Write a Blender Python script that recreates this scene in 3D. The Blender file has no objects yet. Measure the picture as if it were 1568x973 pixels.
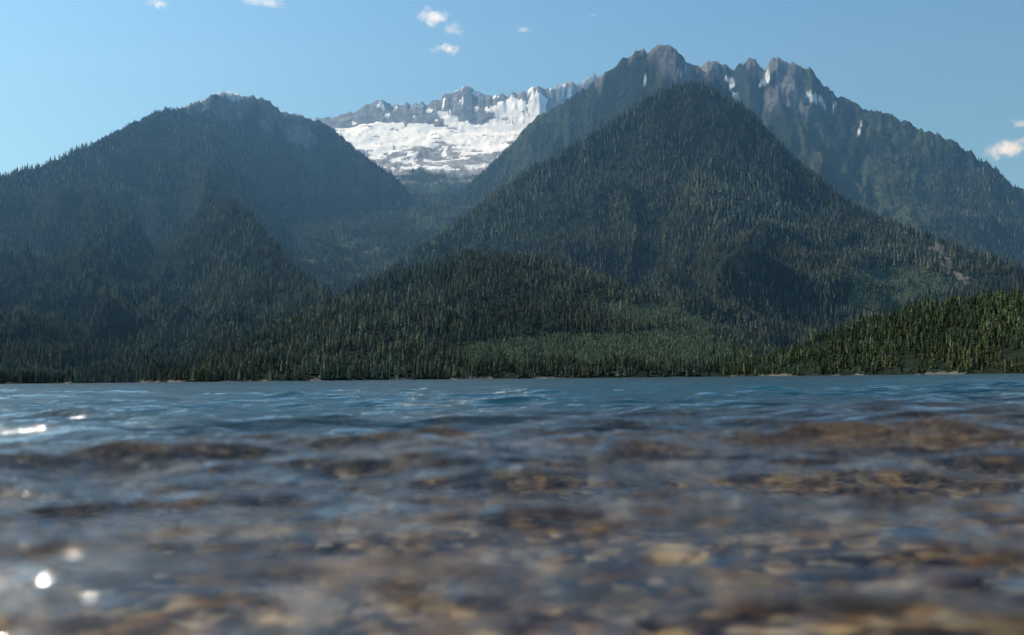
import bpy, math, numpy as np
from mathutils import Matrix, Vector
rng=np.random.default_rng(7)
scene=bpy.context.scene

# ---------------------------------------------------------------- camera
W,H,FP=1568.0,973.0,1539.0
CAMZ=0.27
pitch=math.atan(93.5/FP); roll=math.radians(-0.585)
M=(Matrix.Rotation(math.pi/2+pitch,3,'X') @ Matrix.Rotation(roll,3,'Z'))
Mn=np.array(M)
cam=bpy.data.cameras.new('camera'); camo=bpy.data.objects.new('camera',cam)
scene.collection.objects.link(camo)
camo.matrix_world=Matrix.Translation((0,0,CAMZ)) @ M.to_4x4()
cam.sensor_width=36; cam.lens=36*FP/W; cam.clip_start=0.05; cam.clip_end=100000
cam.dof.use_dof=True; cam.dof.focus_distance=200; cam.dof.aperture_fstop=1.9
scene.camera=camo
scene.view_settings.view_transform='Standard'; scene.view_settings.look='None'; scene.view_settings.exposure=0

def sight(px,py):
    """survey bearing: azimuth and tan(elevation)"""
    px=np.asarray(px,float); py=np.asarray(py,float)
    v=np.stack([(px-W/2)/FP, -(py-H/2)/FP, -np.ones_like(px)],-1)
    w=v@Mn.T
    return np.arctan2(w[...,0],w[...,1]), w[...,2]/np.hypot(w[...,0],w[...,1])
def unsight(x,y,z):
    v=np.stack([x,y,z],-1)@Mn
    d=np.maximum(-v[...,2],1e-6)
    return W/2+FP*v[...,0]/d, H/2-FP*v[...,1]/d

# ---------------------------------------------------------------- noise
def vnoise(x,y,seed=0):
    t=np.random.default_rng(seed).random((256,256))
    xi=np.floor(x).astype(int); yi=np.floor(y).astype(int)
    fx=x-xi; fy=y-yi
    fx=fx*fx*fx*(fx*(fx*6-15)+10); fy=fy*fy*fy*(fy*(fy*6-15)+10)
    a=t[xi&255,yi&255]; b=t[(xi+1)&255,yi&255]; c=t[xi&255,(yi+1)&255]; d=t[(xi+1)&255,(yi+1)&255]
    return (a*(1-fx)+b*fx)*(1-fy)+(c*(1-fx)+d*fx)*fy
def fbm(x,y,o=4,seed=0,g=0.5):
    s=0;a=1;n=0
    for i in range(o):
        s=s+a*vnoise(x*2**i+17*i,y*2**i-9*i,seed+i); n+=a; a*=g
    return s/n
def ridged(x,y,o=4,seed=0,g=0.5):
    s=0;a=1;n=0
    for i in range(o):
        s=s+a*(1-np.abs(2*vnoise(x*2**i+31*i,y*2**i+5*i,seed+i)-1)); n+=a; a*=g
    return s/n
def sstep(a,b,x):
    t=np.clip((x-a)/(b-a),0,1); return t*t*(3-2*t)

# ---------------------------------------------------------------- terrain
NA,NR=1250,470
AZ=np.linspace(-math.radians(46),math.radians(46),NA)
RR=np.exp(np.linspace(math.log(1750),math.log(12500),NR))
A,R=np.meshgrid(AZ,RR,indexing='ij')
X=R*np.sin(A); Y=R*np.cos(A)
def col(lst):
    p=np.array(lst,float); a,_=sight(p[:,0],np.full(len(p),400.)); return np.interp(AZ,a,p[:,1])[:,None]
def sil(lst):
    p=np.array(lst,float); a,t=sight(p[:,0],p[:,1]); return np.interp(AZ,a,t)[:,None]
def smooth1(a,w):
    k=np.hanning(2*w+1); k/=k.sum(); return np.convolve(np.pad(a[:,0],w,mode='edge'),k,'valid')[:,None]
layers=[]
WX=(fbm(X/800,Y/800,4,909)-.5)*2.6; WY=(fbm(X/800,Y/800,4,919)-.5)*2.0
WZ_=(fbm(X/420,Y/420,4,929)-.5)
def layer(name,s,D,F,pw,carve,lam,edge,back=0.55,jag=0.0,seed=0,prof=None,st=1.9,sm=26):
    te=sil(s); Dd=col(D); Ff=col(F)
    jn=(fbm(AZ*260,AZ*0+seed,4,seed+50)-0.5)[:,None]*jag
    Zr=te*Dd+jn
    Z=smooth1(te,sm)*Dd
    t=np.clip((R-Ff)/(Dd-Ff),0,1)
    if prof is None: h=Z*t**pw; wr_=sstep(.70,1,t)**1.5
    else: h=prof(Z,Dd); wr_=sstep(.93,1,t)**1.5
    u=A*Dd/lam+WX*min(1,lam/300); v=R/(lam*st)+WY
    g=1-ridged(u,v,5,seed+3,0.5)
    g2=1-ridged(X/330+WX*.4,Y/330+WY*.4,4,seed+21)
    m=np.clip(4*t*(1-t),0,1)**0.8*(1-edge)+edge*sstep(0,.25,t)
    amp=np.clip(Z/400,.1,1)
    dev=np.interp((A+WZ_*.22*(1-t)).ravel(),AZ,(Zr-Z)[:,0]).reshape(A.shape)
    h=h+dev*wr_
    h=h-carve*(g*1.6+.6*g2)*m*amp
    beh=np.clip(R-Dd,0,None)
    h=np.where(R>Dd,Zr-beh*back-carve*(1.6*g+.6*g2)*edge*amp,h)
    h=np.where(R<Ff,-(Ff-R)*.06-1,h)
    layers.append((name,h))

def prof1(Z,D):
    win=col([(330,0),(450,1),(830,1),(950,0)])
    base=np.interp(R,[2700,3300,4000,5000,6000,6600,8450],[0,160,400,780,1130,1290,2160])*win
    b82=2160*win
    k=np.clip((R-8450)/(D-8450),0,1)
    up=b82+(Z-b82)*k**1.0
    return np.where(R>8450,np.where(Z>b82,up,np.minimum(base,Z)),np.minimum(base,np.maximum(Z,0)))
layer('snowy_mountain',[(-300,500),(200,330),(420,215),(480,180),(505,173),(540,166),(560,157),(575,150),(590,149),(600,155),(640,153),(665,150),(683,141),(700,131),(715,126),(735,136),(755,143),(775,140),(800,133),(815,127),(840,126),(862,120),(885,119),(905,110),(920,106),(980,150),(1100,250),(1300,400),(1800,520)],
      [(0,9000)],[(0,2700)],1,60,600,.3,jag=70,seed=1,prof=prof1,st=1.0,sm=60)
layer('rocky_mountain',[(800,400),(1000,160),(1040,120),(1075,95),(1088,88),(1100,86),(1112,92),(1125,92),(1135,85),(1150,76),(1158,84),(1165,95),(1172,96),(1180,85),(1195,81),(1215,85),(1228,94),(1240,97),(1255,112),(1270,125),(1310,148),(1350,158),(1385,178),(1430,195),(1455,200),(1475,215),(1500,228),(1530,250),(1568,283),(1650,330),(1800,420),(2100,500)],
      [(1000,6900),(1568,6500)],[(0,4200)],1.05,270,760,.07,jag=50,seed=2,st=1.3)
layer('rocky_mountain',[(500,440),(600,370),(700,290),(745,250),(780,215),(810,180),(850,155),(890,130),(920,108),(950,86),(980,72),(995,70),(1008,59),(1020,56),(1035,63),(1050,84),(1075,97),(1100,110),(1125,130),(1150,165),(1200,215),(1300,320),(1500,450),(1900,540)],
      [(700,6000),(1015,5700),(1200,5500)],[(0,4400)],1.1,220,600,.06,jag=30,seed=3,st=1.3)
layer('forested_mountain',[(300,520),(400,500),(450,480),(500,457),(530,435),(590,408),(640,376),(700,335),(740,305),(790,266),(850,232),(900,200),(960,166),(985,148),(1010,133),(1030,124),(1060,120),(1090,127),(1120,145),(1160,178),(1185,203),(1215,238),(1250,265),(1300,303),(1350,331),(1420,351),(1480,371),(1568,403),(1700,443),(2100,500)],
      [(400,3000),(500,3200),(700,3900),(1060,4200),(1300,3950),(1568,3700)],[(400,2500),(700,2500),(850,2300),(1100,2260),(1568,2200)],1.22,205,460,.05,jag=9,seed=4)
layer('forested_mountain',[(-900,420),(-300,320),(0,260),(50,247),(100,224),(140,210),(160,197),(200,182),(250,162),(290,150),(315,139),(330,134),(345,130),(360,134),(375,138),(390,137),(408,138),(418,147),(430,159),(460,169),(490,177),(520,197),(550,226),(580,247),(608,266),(625,287),(640,310),(670,345),(720,390),(900,500),(1500,560)],
      [(-300,4700),(0,4800),(150,5000),(345,5700),(500,6000),(650,5700)],[(0,2200),(220,2230),(320,2400),(380,3200),(440,3800),(600,4000)],1.12,330,620,.06,jag=18,seed=5)
layer('wooded_ridge',[(-900,580),(-300,570),(0,560),(100,510),(200,430),(260,362),(300,322),(330,300),(360,302),(388,324),(414,356),(450,400),(490,434),(530,463),(580,495),(640,525),(800,560),(1500,575)],
      [(0,4000),(300,4100),(400,3600),(530,2900),(700,2700)],[(0,2200),(600,2250)],1.1,100,360,.08,back=.8,jag=9,seed=6)
layer('wooded_hill',[(-900,600),(240,596),(270,586),(300,566),(350,540),(420,505),(500,466),(560,441),(620,413),(680,393),(730,385),(800,390),(870,404),(950,433),(1050,477),(1150,527),(1250,580),(1500,600)],
      [(270,2350),(700,2900),(1100,2700)],[(0,2180)],0.95,26,200,.1,jag=4,seed=7)
layer('wooded_hill',[(-900,620),(1080,588),(1120,577),(1150,561),(1200,541),(1260,512),(1330,491),(1400,471),(1470,458),(1568,446),(1700,431),(2100,406)],
      [(1120,2250),(1568,2450)],[(1100,2180),(1568,1950),(2100,1900)],0.95,20,190,.1,jag=4,seed=8)
Hs=np.stack([l[1] for l in layers],0)
LID=np.argmax(Hs,0); Z=np.max(Hs,0)
rough=np.where(LID==1,46,np.where(LID==0,24,np.where(LID==2,32,16)))
Z=Z-(1-ridged(X/75,Y/75,4,77))*rough*1.5*np.clip(Z/500,0,1)*np.where((LID==0)&(Z<2200)&(Z>1500),.3,1)
Z=np.maximum(Z,-25)

PX,PY=unsight(X,Y,Z-CAMZ)
wn=lambda s,a,sd:(fbm(X/s,Y/s,4,sd)-.5)*2*a
QX=PX+wn(160,20,101); QY=PY+wn(130,15,131)
def poly(pts,x=None,y=None):
    x=QX if x is None else x; y=QY if y is None else y
    c=np.zeros(x.shape,bool); n=len(pts); j=n-1
    for i in range(n):
        xi,yi=pts[i]; xj,yj=pts[j]
        if yi!=yj:
            c^=((yi>y)!=(yj>y))&(x<(xj-xi)*(y-yi)/(yj-yi)+xi)
        j=i
    return c
L1=LID==0; L2=LID==1; L3=LID==2; L4=LID==3; L7=LID==4
snow=(poly([(505,198),(530,190),(555,192),(575,192),(600,187),(640,180),(680,172),(690,158),(712,166),(722,153),(760,143),(790,136),(824,128),(834,152),(815,182),(795,208),(774,230),(750,240),(705,230),(660,222),(620,226),(590,240),(560,236),(525,218)])
     |poly([(563,180),(580,162),(602,162),(610,184),(590,196),(570,194)])) & L1
snow&=(R<8540+260*sstep(690,780,PX)+wn(200,420,305))
snow&=~((ridged(X/170+WX,Y/110+WY,4,307)>.83))
streak=L1&(ridged(X/200+WX,Y/120+WY,4,301)>.77)&(PY>208)&(PY<262)&(PX>550)
highs=L1&(fbm(X/60,Y/60,4,311)>.72)&(PY<180)
snow=snow|streak|highs|(L1&poly([(892,108),(918,104),(912,122),(890,130)],PX,PY))
small=[[(312,138),(330,132),(352,128),(378,142),(368,154),(345,148)],
 [(1163,118),(1177,110),(1178,130),(1162,132)],[(1230,143),(1262,150),(1284,156),(1274,166),(1240,158)],
 [(984,116),(1000,111),(1002,124),(990,128)],[(1034,107),(1058,103),(1064,113),(1040,116)],[(1108,118),(1120,122),(1138,150),(1128,158)],
 [(1304,196),(1320,190),(1320,208),(1306,210)],[(1385,176),(1420,186),(1440,200),(1400,192)]]
for k,p in enumerate(small):
    q=(fbm(X/50,Y/50,3,340+k)>(.47 if k!=2 else .3))
    snow|=poly(p,PX+wn(90,5,350),PY+wn(90,4,360))&q&(LID!=3)
rn=fbm(X/260+WX*.3,Y/260,5,401,.6)
rock=np.zeros_like(Z)
rock=np.where(L1,sstep(0.0,.2,(Z-1330)/1000+ (rn-.5)*.6),rock)
rock=np.where(L2,sstep(-.05,.10,(Z-1880)/800+(rn-.5)*2.0),rock)
rock=np.where(L3,sstep(0.0,.12,(Z-1780)/600+(rn-.5)*1.7)*.8,rock)
rock=np.where(L7,sstep(0.0,.12,(Z-1470)/500+(rn-.5)*1.5)*.85,rock)
rock=np.maximum(rock,(L7&poly([(438,200),(470,194),(486,215),(470,226),(442,216)],PX+wn(90,9,361),PY+wn(90,7,362)))*.9)
scree=(poly([(1425,375),(1442,380),(1462,415),(1500,428),(1470,436),(1444,420)],PX+wn(50,16,411),PY+wn(50,9,412))&(L4|(LID==7)))
ch=ridged(A*5500/190+WX*.8,R/700+WY,4,423)
big5=(fbm(X/500,Y/500,3,430)-.5)
mead=np.zeros_like(Z)
mead=np.where(L2,sstep(.60,.80,ch+big5*.5)*sstep(450,900,Z)*(1-rock)*.7,mead)
mead=np.where(L3,sstep(.74,.84,ch+big5*.5)*(1-rock)*.5,mead)
mead=np.where(L7&(PX>380),sstep(.74,.86,ch+big5*.4)*(1-rock)*.5,mead)
mead=np.where(L1,np.where(Z<1330,sstep(.56,.70,fbm(X/130,Y/130,4,433))*.6,sstep(.5,.6,rn)*(Z<1450)*.6),mead)
mead=np.where((L4|L7|L1)&(PX<610)&(PX>520)&(PY>355)&(PY<400),np.maximum(mead,sstep(.53,.66,fbm(X/90,Y/90,4,435))*.7),mead)
mead=np.where(L7&poly([(455,225),(475,222),(490,262),(478,270)],PX+wn(90,9,363),PY+wn(90,7,364)),.7,mead)
sn=snow.astype(float)
yx=PX+wn(110,26,441); yy=PY+wn(110,12,442)
young=(poly([(925,462),(1000,466),(1075,478),(1090,505),(1030,500),(940,490)],yx,yy)
      |poly([(690,540),(730,524),(860,508),(930,507),(1060,504),(1110,514),(1130,545),(1090,560),(900,560),(720,558)],yx,yy)
      |poly([(1300,412),(1400,408),(1440,430),(1500,440),(1400,470),(1330,482),(1290,470),(1310,440)],yx,yy))&((LID==3)|(LID==6))
young=young.astype(float)

def mix(a,b,f): return a*(1-f[...,None])+np.array(b)[None,None,:]*f[...,None]
n1=fbm(X/150,Y/150,4,501); n2=fbm(X/40+WX,Y/40,4,503,.6)
C=np.zeros(Z.shape+(3,))+np.array([0.030,0.043,0.031])
C=mix(C,[0.09,0.115,0.06],young*.8)
C=mix(C,[0.085,0.108,0.060],mead)
rk=np.stack([0.19+0.07*n1,0.19+.07*n1,0.20+.07*n1],-1)*(0.2+1.5*n2[...,None])
warm=sstep(.5,.75,fbm(X/400,Y/400,3,511))[...,None]*L2[...,None]
rk=rk*(1-warm)+rk*np.array([1.08,.95,.86])*warm
rk=rk*np.where(L1,np.where(Z<2100,1.6,1.0),np.where(L2|L3,.8,.9))[...,None]
C=C*(1-rock[...,None])+rk*rock[...,None]
C=mix(C,[0.26,0.23,0.19],scree*.85)
C=mix(C,[0.82,0.85,0.88],sn)
beach=((Z<4)&(Z>-3)&(fbm(X/60,Y/60,2,520)>.62)).astype(float)
C=mix(C,[0.22,0.20,0.17],beach)

def mat(name):
    m=bpy.data.materials.new(name); m.use_nodes=True; n=m.node_tree; n.nodes.clear()
    return m,n.nodes,n.links
def terrain_mat():
    m,N,L=mat('mountain_ground')
    o=N.new('ShaderNodeOutputMaterial'); p=N.new('ShaderNodeBsdfDiffuse')
    at=N.new('ShaderNodeAttribute'); at.attribute_name='col'
    g=N.new('ShaderNodeNewGeometry')
    nz=N.new('ShaderNodeTexNoise'); nz.inputs['Scale'].default_value=.025; nz.inputs['Detail'].default_value=8; nz.inputs['Roughness'].default_value=.68
    L.new(g.outputs['Position'],nz.inputs['Vector'])
    mr=N.new('ShaderNodeMapRange'); mr.inputs['From Min'].default_value=.3; mr.inputs['From Max'].default_value=.7; mr.inputs['To Min'].default_value=.5; mr.inputs['To Max'].default_value=1.4
    L.new(nz.outputs['Fac'],mr.inputs['Value'])
    mu=N.new('ShaderNodeVectorMath'); mu.operation='SCALE'
    L.new(at.outputs['Color'],mu.inputs[0]); L.new(mr.outputs[0],mu.inputs['Scale'])
    L.new(mu.outputs[0],p.inputs['Color'])
    b=N.new('ShaderNodeBump'); b.inputs['Strength'].default_value=1; b.inputs['Distance'].default_value=26
    L.new(nz.outputs['Fac'],b.inputs['Height']); L.new(b.outputs[0],p.inputs['Normal'])
    L.new(p.outputs[0],o.inputs[0]); return m
def snow_mat():
    m,N,L=mat('glacier_ice_snow')
    o=N.new('ShaderNodeOutputMaterial'); p=N.new('ShaderNodeBsdfPrincipled')
    g=N.new('ShaderNodeNewGeometry')
    nz=N.new('ShaderNodeTexNoise'); nz.inputs['Scale'].default_value=.012; nz.inputs['Detail'].default_value=9; nz.inputs['Roughness'].default_value=.65
    mp=N.new('ShaderNodeMapping'); mp.inputs['Scale'].default_value=(.7,1.3,2)
    L.new(g.outputs['Position'],mp.inputs[0]); L.new(mp.outputs[0],nz.inputs['Vector'])
    cr=N.new('ShaderNodeValToRGB'); cr.color_ramp.elements[0].position=.30; cr.color_ramp.elements[0].color=(.60,.66,.72,1); cr.color_ramp.elements[1].position=.44; cr.color_ramp.elements[1].color=(.93,.94,.95,1)
    L.new(nz.outputs['Fac'],cr.inputs[0]); L.new(cr.outputs[0],p.inputs['Base Color']); p.inputs['Roughness'].default_value=.8
    b=N.new('ShaderNodeBump'); b.inputs['Strength'].default_value=.7; b.inputs['Distance'].default_value=14
    L.new(nz.outputs['Fac'],b.inputs['Height']); L.new(b.outputs[0],p.inputs['Normal'])
    L.new(p.outputs[0],o.inputs[0]); return m
def mkmesh(name,V,Fq,material,colr=None,smooth=True,k=4):
    me=bpy.data.meshes.new(name)
    me.vertices.add(len(V)); me.vertices.foreach_set('co',np.ascontiguousarray(V,dtype=np.float32).ravel())
    me.loops.add(Fq.size); me.loops.foreach_set('vertex_index',np.ascontiguousarray(Fq,dtype=np.int32).ravel())
    me.polygons.add(len(Fq)); me.polygons.foreach_set('loop_start',np.arange(0,Fq.size,k,dtype=np.int32))
    me.update(calc_edges=True)
    me.polygons.foreach_set('use_smooth',np.full(len(Fq),smooth,dtype=bool))
    if colr is not None:
        a=me.color_attributes.new('col','FLOAT_COLOR','POINT')
        c4=np.concatenate([colr,np.ones((len(colr),1))],1).astype(np.float32); a.data.foreach_set('color',c4.ravel())
    me.materials.append(material)
    o=bpy.data.objects.new(name,me); scene.collection.objects.link(o); return o
idx=np.arange(NA*NR).reshape(NA,NR)
Q=np.stack([idx[:-1,:-1],idx[1:,:-1],idx[1:,1:],idx[:-1,1:]],-1).reshape(-1,4)
VV=np.stack([X,Y,Z],-1).reshape(-1,3); CC=C.reshape(-1,3)
fl=LID.reshape(-1)[Q[:,0]]; fs=(sn.reshape(-1)[Q[:,0]]>.5)&(fl==0)
tm=terrain_mat(); sm=snow_mat()
def part(name,sel,m):
    q=Q[sel]
    u,inv=np.unique(q,return_inverse=True)
    mkmesh(name,VV[u],inv.reshape(-1,4),m,CC[u])
for i,(nm,_) in enumerate(layers): part(nm,(fl==i)&~fs,tm)
part('glacier',fs,sm)

# ---------------------------------------------------------------- trees
run=np.maximum.accumulate(Z/R,axis=1)
def gi(arr,a,r):
    fa=(a-AZ[0])/(AZ[1]-AZ[0]); fr=(np.log(r)-math.log(RR[0]))/(math.log(RR[1])-math.log(RR[0]))
    i=np.clip(fa.astype(int),0,NA-2); j=np.clip(fr.astype(int),0,NR-2); u=fa-i; v=fr-j
    return (arr[i,j]*(1-u)*(1-v)+arr[i+1,j]*u*(1-v)+arr[i,j+1]*(1-u)*v+arr[i+1,j+1]*u*v)
def scatter(s,r0,r1,amax):
    xs=np.arange(-r1*math.sin(amax),r1*math.sin(amax),s); ys=np.arange(r0*math.cos(amax),r1,s)
    x,y=np.meshgrid(xs,ys); x=x.ravel()+rng.uniform(-.48,.48,x.size)*s; y=y.ravel()+rng.uniform(-.48,.48,y.size)*s
    r=np.hypot(x,y); a=np.arctan2(x,y); k=(r>r0)&(r<r1)&(np.abs(a)<amax)
    return x[k],y[k],r[k],a[k]
veg=np.clip(1-np.maximum.reduce([sn,rock*1.05,mead*1.25,scree*1.0]),0,1)
parts=[]
def trees(s,r0,r1,tiers,sides,hm,yng=False):
    x,y,r,a=scatter(s,r0,r1,math.radians(33))
    z=gi(Z,a,r); v=gi(veg,a,r); yg=gi(young,a,r)
    rm=gi(run,a,np.maximum(r-45,RR[0]+1))
    v=v*(1-.55*sstep(1200,1750,z))
    k=(z>1.5)&((z+25)/r>rm-.006)&(rng.random(len(x))<v*.97+.01)
    cl=fbm(x/60,y/60,3,601)
    if yng: k&=(yg>.5)
    else: k&=(yg<.5)|(rng.random(len(x))<.05); k&=~((cl<.37)&(rng.random(len(x))<.7))
    x,y,z,r,cl,yg=x[k],y[k],z[k],r[k],cl[k],yg[k]; n=len(x)
    big=fbm(x/400,y/400,3,611)
    azr=np.arctan2(x,y); nr=(azr>.20)&(r<2550)
    h=hm*(.45+.70*rng.random(n)**1.1+.5*(cl-.5)+.3*(big-.5))
    h*=1-.5*sstep(1100,1700,z)
    h=np.where(nr,h*.8,h)
    if yng: h=hm*(.7+.6*rng.random(n))
    rad=h*rng.uniform(.125,.185,n)+.8
    ang=rng.uniform(0,6.28,n)
    P=[];T=[];sh=[];b=0
    tilt=rng.normal(0,.025,(n,2))
    for t in range(tiers):
        z0=.06+.86*t/tiers*.95; z1=min(1.0,z0+1.55/tiers) if t<tiers-1 else 1.0
        rr=rad*(1-z0*.85)*rng.uniform(.8,1.2,n)
        for q in range(sides):
            th=ang+t*1.1+q*2*math.pi/sides
            jr=rr*rng.uniform(.55,1.35,n); zz=z+h*(z0+rng.uniform(-.05,.05,n))
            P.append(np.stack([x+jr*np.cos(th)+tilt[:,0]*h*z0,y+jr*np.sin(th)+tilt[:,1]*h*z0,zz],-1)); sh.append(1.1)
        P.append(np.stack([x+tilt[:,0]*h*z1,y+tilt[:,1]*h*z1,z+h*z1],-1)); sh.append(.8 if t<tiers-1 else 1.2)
        for q in range(sides): T.append((b+q,b+(q+1)%sides,b+sides))
        b+=sides+1
    P=np.stack(P,1); T=np.array(T)
    base=np.array([.080,.098,.066])
    tone=(.42+1.05*rng.random(n)**1.5)*(.45+1.1*big)*(.58+.85*cl)
    c=base[None]*tone[:,None]
    warm=(rng.random(n)**3)[:,None]; c=c*(1+warm*np.array([.45,.18,0]))
    olive=sstep(.45,.62,fbm(x/300,y/300,3,621))[:,None]; c=c*(1+olive*np.array([.15,.05,-.05]))
    c=np.where(nr[:,None],c*np.array([.92,1.02,.72]),c)
    dead=rng.random(n)<.010; c[dead]=np.array([.13,.115,.10])
    if yng: c=np.array([.12,.155,.088])[None]*(.55+.7*rng.random(n))[:,None]
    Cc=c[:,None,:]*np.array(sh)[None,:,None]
    parts.append((P,T,Cc)); print('trees',n)
trees(9.2,1900,3000,4,6,27)
trees(10,3000,4400,3,5,28)
trees(13,4400,6200,2,4,27)
trees(18,6200,8200,1,4,27)
trees(6,2150,4300,2,5,9,True)
Vs=[];Fs=[];Cs=[];off=0
for P,T,c in parts:
    n,m,_=P.shape
    Vs.append(P.reshape(-1,3)); Cs.append(c.reshape(-1,3))
    Fs.append((T[None]+(np.arange(n)*m)[:,None,None]).reshape(-1,3)+off); off+=n*m
m_,N,L=mat('conifer_needles')
o=N.new('ShaderNodeOutputMaterial'); p=N.new('ShaderNodeBsdfDiffuse'); at=N.new('ShaderNodeAttribute'); at.attribute_name='col'
g=N.new('ShaderNodeNewGeometry'); nz=N.new('ShaderNodeTexNoise'); nz.inputs['Scale'].default_value=.5; nz.inputs['Detail'].default_value=2
L.new(g.outputs['Position'],nz.inputs['Vector'])
mr=N.new('ShaderNodeMapRange'); mr.inputs['From Min'].default_value=.3; mr.inputs['From Max'].default_value=.7; mr.inputs['To Min'].default_value=.45; mr.inputs['To Max'].default_value=1.5
L.new(nz.outputs['Fac'],mr.inputs['Value'])
sc=N.new('ShaderNodeVectorMath'); sc.operation='SCALE'; L.new(at.outputs['Color'],sc.inputs[0]); L.new(mr.outputs[0],sc.inputs['Scale'])
L.new(sc.outputs[0],p.inputs['Color'])
L.new(p.outputs[0],o.inputs[0])
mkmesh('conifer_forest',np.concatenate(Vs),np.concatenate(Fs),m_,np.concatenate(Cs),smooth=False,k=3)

# ---------------------------------------------------------------- water
na,nr=900,1250
wa=np.linspace(-math.radians(65),math.radians(65),na); wr=np.exp(np.linspace(math.log(.33),math.log(2600),nr))
WA,WR=np.meshgrid(wa,wr,indexing='ij'); wX=(WR*np.sin(WA)); wY=(WR*np.cos(WA))
wZ=np.zeros_like(wX); step=WR*0.0072
K=90; gust=.60+.8*fbm(wX/1.3+50,wY/1.3+50,3,701)
dx=np.zeros_like(wX); dy=np.zeros_like(wX)
for i in range(K):
    lam=0.06*(4.0/0.06)**(i/(K-1))*rng.uniform(.9,1.1)
    th=rng.normal(0,.36)+math.radians(-4); kx,ky=math.sin(th),-math.cos(th)
    sl=.058*(1 if lam>.12 else (lam/.12)**.6)*(1 if lam<.5 else (.5/lam)**.7)
    amp=sl*lam/(2*math.pi); ph=rng.uniform(0,6.28)
    fade=np.clip((lam/step-2.6)/2.4,0,1)
    phs=2*math.pi/lam*(kx*wX+ky*wY)+ph
    wZ+=amp*fade*np.sin(phs); dx+=amp*.8*fade*kx*np.cos(phs); dy+=amp*.8*fade*ky*np.cos(phs)
wZ*=gust
wi=np.arange(na*nr).reshape(na,nr); wq=np.stack([wi[:-1,:-1],wi[1:,:-1],wi[1:,1:],wi[:-1,1:]],-1).reshape(-1,4)
m_,N,L=mat('lake_water')
o=N.new('ShaderNodeOutputMaterial'); g=N.new('ShaderNodeNewGeometry')
mp=N.new('ShaderNodeMapping'); mp.inputs['Scale'].default_value=(.45,1.4,1); L.new(g.outputs['Position'],mp.inputs[0])
nz=N.new('ShaderNodeTexNoise'); nz.inputs['Scale'].default_value=10; nz.inputs['Detail'].default_value=3; L.new(mp.outputs[0],nz.inputs['Vector'])
b1=N.new('ShaderNodeBump'); b1.inputs['Strength'].default_value=.6; b1.inputs['Distance'].default_value=.022; L.new(nz.outputs['Fac'],b1.inputs['Height'])
nz2=N.new('ShaderNodeTexNoise'); nz2.inputs['Scale'].default_value=2.4; nz2.inputs['Detail'].default_value=6; L.new(mp.outputs[0],nz2.inputs['Vector'])
b2=N.new('ShaderNodeBump'); b2.inputs['Strength'].default_value=.8; b2.inputs['Distance'].default_value=.13; L.new(nz2.outputs['Fac'],b2.inputs['Height']); L.new(b1.outputs[0],b2.inputs['Normal'])
fr=N.new('ShaderNodeFresnel'); fr.inputs['IOR'].default_value=1.50; L.new(b2.outputs[0],fr.inputs['Normal'])
gls=N.new('ShaderNodeBsdfGlossy'); gls.inputs['Roughness'].default_value=.04; L.new(b2.outputs[0],gls.inputs['Normal'])
glr=N.new('ShaderNodeBsdfGlossy'); glr.inputs['Roughness'].default_value=.42; L.new(b2.outputs[0],glr.inputs['Normal'])
gl=N.new('ShaderNodeMixShader'); gl.inputs[0].default_value=.13; L.new(gls.outputs[0],gl.inputs[1]); L.new(glr.outputs[0],gl.inputs[2])
rf=N.new('ShaderNodeBsdfRefraction'); rf.inputs['IOR'].default_value=1.33; rf.inputs['Roughness'].default_value=0; rf.inputs['Color'].default_value=(.92,.97,.96,1); L.new(b1.outputs[0],rf.inputs['Normal'])
tr=N.new('ShaderNodeBsdfTransparent'); tr.inputs['Color'].default_value=(.94,.97,.95,1)
mt=N.new('ShaderNodeMixShader'); mt.inputs[0].default_value=.5; L.new(rf.outputs[0],mt.inputs[1]); L.new(tr.outputs[0],mt.inputs[2])
df=N.new('ShaderNodeBsdfDiffuse'); df.inputs['Color'].default_value=(.006,.050,.068,1)
sx=N.new('ShaderNodeSeparateXYZ'); L.new(g.outputs['Position'],sx.inputs[0])
ma=N.new('ShaderNodeMath'); ma.operation='MULTIPLY_ADD'; ma.inputs[1].default_value=-.9; L.new(sx.outputs['X'],ma.inputs[0]); L.new(sx.outputs['Y'],ma.inputs[2])
mr=N.new('ShaderNodeMapRange'); mr.interpolation_type='SMOOTHSTEP'; mr.inputs['From Min'].default_value=1.5; mr.inputs['From Max'].default_value=14; L.new(ma.outputs[0],mr.inputs['Value'])
mu=N.new('ShaderNodeMixShader'); L.new(mr.outputs[0],mu.inputs[0]); L.new(mt.outputs[0],mu.inputs[1]); L.new(df.outputs[0],mu.inputs[2])
ms=N.new('ShaderNodeMixShader'); L.new(fr.outputs[0],ms.inputs[0]); L.new(mu.outputs[0],ms.inputs[1]); L.new(gl.outputs[0],ms.inputs[2])
L.new(ms.outputs[0],o.inputs[0])
mkmesh('lake_water',np.stack([wX+dx,wY+dy,wZ],-1).reshape(-1,3),wq,m_)

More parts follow.
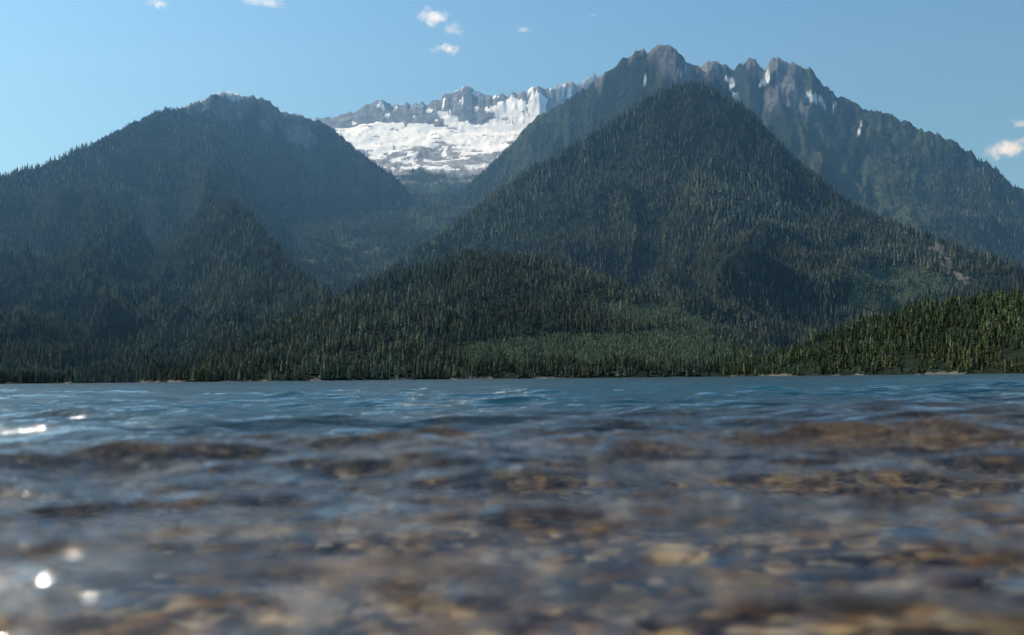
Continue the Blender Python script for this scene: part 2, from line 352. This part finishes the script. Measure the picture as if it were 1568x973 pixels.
# ---------------------------------------------------------------- lake bed and ground
na,nr=700,500
ba=np.linspace(-math.radians(75),math.radians(75),na); br=np.exp(np.linspace(math.log(.15),math.log(2600),nr))
BA,BR=np.meshgrid(ba,br,indexing='ij'); bX=BR*np.sin(BA); bY=BR*np.cos(BA)
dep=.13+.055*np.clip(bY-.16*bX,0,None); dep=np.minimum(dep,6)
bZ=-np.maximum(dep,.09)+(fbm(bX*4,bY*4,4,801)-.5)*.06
wi=np.arange(na*nr).reshape(na,nr); bq=np.stack([wi[:-1,:-1],wi[1:,:-1],wi[1:,1:],wi[:-1,1:]],-1).reshape(-1,4)
def stone_mat(name,scl):
    m,N,L=mat(name)
    o=N.new('ShaderNodeOutputMaterial'); p=N.new('ShaderNodeBsdfDiffuse'); g=N.new('ShaderNodeNewGeometry')
    nw=N.new('ShaderNodeTexNoise'); nw.inputs['Scale'].default_value=20; L.new(g.outputs['Position'],nw.inputs['Vector'])
    ad=N.new('ShaderNodeVectorMath'); ad.operation='MULTIPLY_ADD'; ad.inputs[1].default_value=(.02,.02,.02); L.new(nw.outputs['Color'],ad.inputs[0]); L.new(g.outputs['Position'],ad.inputs[2])
    v=N.new('ShaderNodeTexVoronoi'); v.inputs['Scale'].default_value=scl; L.new(ad.outputs[0],v.inputs['Vector'])
    s=N.new('ShaderNodeSeparateColor'); L.new(v.outputs['Color'],s.inputs[0])
    cr=N.new('ShaderNodeValToRGB'); cr.color_ramp.interpolation='CONSTANT'; e=cr.color_ramp.elements
    cols=[(0,(.10,.055,.035)),(.2,(.38,.20,.08)),(.34,(.045,.035,.035)),(.5,(.54,.35,.16)),(.62,(.20,.14,.13)),(.72,(.06,.055,.07)),(.86,(.66,.50,.36)),(.93,(.03,.025,.025))]
    e[0].position=0; e[0].color=cols[0][1]+(1,); e[1].position=cols[1][0]; e[1].color=cols[1][1]+(1,)
    for q,c in cols[2:]:
        x=e.new(q); x.color=c+(1,)
    L.new(s.outputs[0],cr.inputs[0])
    sx=N.new('ShaderNodeSeparateXYZ'); L.new(g.outputs['Position'],sx.inputs[0])
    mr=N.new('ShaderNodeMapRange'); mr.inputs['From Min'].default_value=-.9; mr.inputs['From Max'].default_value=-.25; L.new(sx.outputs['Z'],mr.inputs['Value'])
    mx=N.new('ShaderNodeMix'); mx.data_type='RGBA'; L.new(mr.outputs[0],mx.inputs['Factor']); mx.inputs['A'].default_value=(.03,.055,.065,1)  # stones painted dark teal with depth: light absorbed by the water, put into colour
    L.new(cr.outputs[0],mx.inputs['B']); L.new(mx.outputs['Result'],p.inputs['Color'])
    b=N.new('ShaderNodeBump'); b.invert=True; b.inputs['Distance'].default_value=.03; L.new(v.outputs['Distance'],b.inputs['Height']); L.new(b.outputs[0],p.inputs['Normal'])
    L.new(p.outputs[0],o.inputs[0]); return m
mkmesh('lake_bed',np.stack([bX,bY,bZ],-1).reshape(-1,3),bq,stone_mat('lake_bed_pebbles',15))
gq=np.array([[-60000,-60000,-40],[60000,-60000,-40],[60000,60000,-40],[-60000,60000,-40]],float)
mkmesh('ground',gq,np.array([[0,1,2,3]]),tm,np.tile([[.05,.06,.04]],(4,1)),smooth=False)
import bmesh
bm=bmesh.new(); bmesh.ops.create_icosphere(bm,subdivisions=2,radius=1); bm.verts.ensure_lookup_table()
iv=np.array([v.co[:] for v in bm.verts]); it=np.array([[v.index for v in f.verts] for f in bm.faces]); bm.free()
n=900; sr=np.exp(rng.uniform(math.log(.6),math.log(9),n)); sa=rng.uniform(-.9,.9,n); sX=sr*np.sin(sa); sY=sr*np.cos(sa)
ss=rng.uniform(.018,.06,n)*(1+.05*sr); sZ=-np.maximum(.13+.055*np.clip(sY-.16*sX,0,None),.09)
sv=[]
for i in range(n):
    nn=1+.18*np.sin(iv@rng.normal(0,2,3)+rng.uniform(0,6))+.1*np.sin(iv@rng.normal(0,4,3))
    a=rng.uniform(0,6.28); c_,s_=math.cos(a),math.sin(a)
    q=iv*nn[:,None]*np.array([1.3,.9,.5])*ss[i]
    sv.append(np.stack([q[:,0]*c_-q[:,1]*s_+sX[i],q[:,0]*s_+q[:,1]*c_+sY[i],q[:,2]+sZ[i]],-1))
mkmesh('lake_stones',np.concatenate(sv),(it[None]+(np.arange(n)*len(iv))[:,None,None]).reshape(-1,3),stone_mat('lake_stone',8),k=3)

# ---------------------------------------------------------------- haze
m_,N,L=mat('valley_haze')
o=N.new('ShaderNodeOutputMaterial'); vs=N.new('ShaderNodeVolumeScatter'); vs.inputs['Color'].default_value=(.24,.55,1,1); vs.inputs['Density'].default_value=8.6e-5; vs.inputs['Anisotropy'].default_value=.4
L.new(vs.outputs[0],o.inputs['Volume'])
x0,x1,y0,y1,z0,z1=-8000,8000,2100,9800,1.5,3200
hv=np.array([[x0,y0,z0],[x1,y0,z0],[x1,y1,z0],[x0,y1,z0],[x0,y0,z1],[x1,y0,z1],[x1,y1,z1],[x0,y1,z1]],float)
hf=np.array([[0,3,2,1],[4,5,6,7],[0,1,5,4],[1,2,6,5],[2,3,7,6],[3,0,4,7]])
mkmesh('atmospheric_haze',hv,hf,m_,smooth=False)

# ---------------------------------------------------------------- light
saz,sel=math.radians(-64),math.radians(48)
sd=Vector((math.sin(saz)*math.cos(sel),math.cos(saz)*math.cos(sel),math.sin(sel)))
sun=bpy.data.lights.new('sun','SUN'); sun.energy=5.0; sun.angle=math.radians(.53); sun.color=(1,.95,.87)
so=bpy.data.objects.new('sun',sun); scene.collection.objects.link(so); so.rotation_euler=sd.to_track_quat('Z','Y').to_euler()
w=bpy.data.worlds.new('World'); scene.world=w; w.use_nodes=True; N=w.node_tree.nodes; L=w.node_tree.links; N.clear()
try: w.cycles.sampling_method='NONE'
except Exception as e: print(e)
o=N.new('ShaderNodeOutputWorld'); sky=N.new('ShaderNodeTexSky'); sky.sky_type='NISHITA'; sky.sun_disc=False; sky.sun_elevation=sel; sky.sun_rotation=saz; sky.altitude=600; sky.ozone_density=2.0; sky.dust_density=1.4
tint=N.new('ShaderNodeVectorMath'); tint.operation='MULTIPLY'; tint.inputs[1].default_value=(.66,.97,1.10); L.new(sky.outputs[0],tint.inputs[0])
bg=N.new('ShaderNodeBackground'); bg.inputs['Strength'].default_value=.135; L.new(tint.outputs[0],bg.inputs['Color'])
tc=N.new('ShaderNodeTexCoord')
nz=N.new('ShaderNodeTexNoise'); nz.inputs['Scale'].default_value=45; nz.inputs['Detail'].default_value=7; nz.inputs['Roughness'].default_value=.62; L.new(tc.outputs['Generated'],nz.inputs['Vector'])
acc=None
def M2(op,a,b=None,c=None):
    n=N.new('ShaderNodeMath'); n.operation=op
    for i,v in enumerate([a,b,c]):
        if v is None: continue
        if isinstance(v,(int,float)): n.inputs[i].default_value=v
        else: L.new(v,n.inputs[i])
    return n.outputs[0]
for (px,py,rx,ry,st) in [(674,26,30,14,1),(692,42,22,16,.6),(685,75,20,9,.95),(243,5,20,10,.8),(405,4,42,7,.55),(802,46,16,6,.45),(907,24,9,5,.4),(1545,229,30,12,1),(1570,188,20,9,.85)]:
    v=Mn@np.array([(px-W/2)/FP,-(py-H/2)/FP,-1]); v/=np.linalg.norm(v)
    e1=np.cross(v,[0,0,1]); e1/=np.linalg.norm(e1); e2=np.cross(e1,v)
    def dot(e,k):
        n=N.new('ShaderNodeVectorMath'); n.operation='DOT_PRODUCT'; L.new(tc.outputs['Generated'],n.inputs[0]); n.inputs[1].default_value=tuple(e*k); return n.outputs['Value']
    a=dot(e1,FP/rx/1.3); b=dot(e2,FP/ry/1.3)
    d=M2('SQRT',M2('ADD',M2('MULTIPLY',a,a),M2('MULTIPLY',b,b)))
    k=M2('MULTIPLY_ADD',nz.outputs['Fac'],3.2,-1.6)
    f=M2('ADD',M2('SUBTRACT',.75,d),k)
    n=N.new('ShaderNodeMapRange'); n.interpolation_type='SMOOTHSTEP'; n.inputs['From Min'].default_value=0; n.inputs['From Max'].default_value=.9; n.inputs['To Max'].default_value=st; L.new(f,n.inputs['Value'])
    front=M2('GREATER_THAN',dot(v,1),.5)
    f=M2('MULTIPLY',n.outputs[0],front)
    acc=f if acc is None else M2('MAXIMUM',acc,f)
b2=N.new('ShaderNodeBackground'); b2.inputs['Color'].default_value=(.95,.96,1,1); b2.inputs['Strength'].default_value=1.1
mx=N.new('ShaderNodeMixShader'); L.new(acc,mx.inputs[0]); L.new(bg.outputs[0],mx.inputs[1]); L.new(b2.outputs[0],mx.inputs[2]); L.new(mx.outputs[0],o.inputs[0])
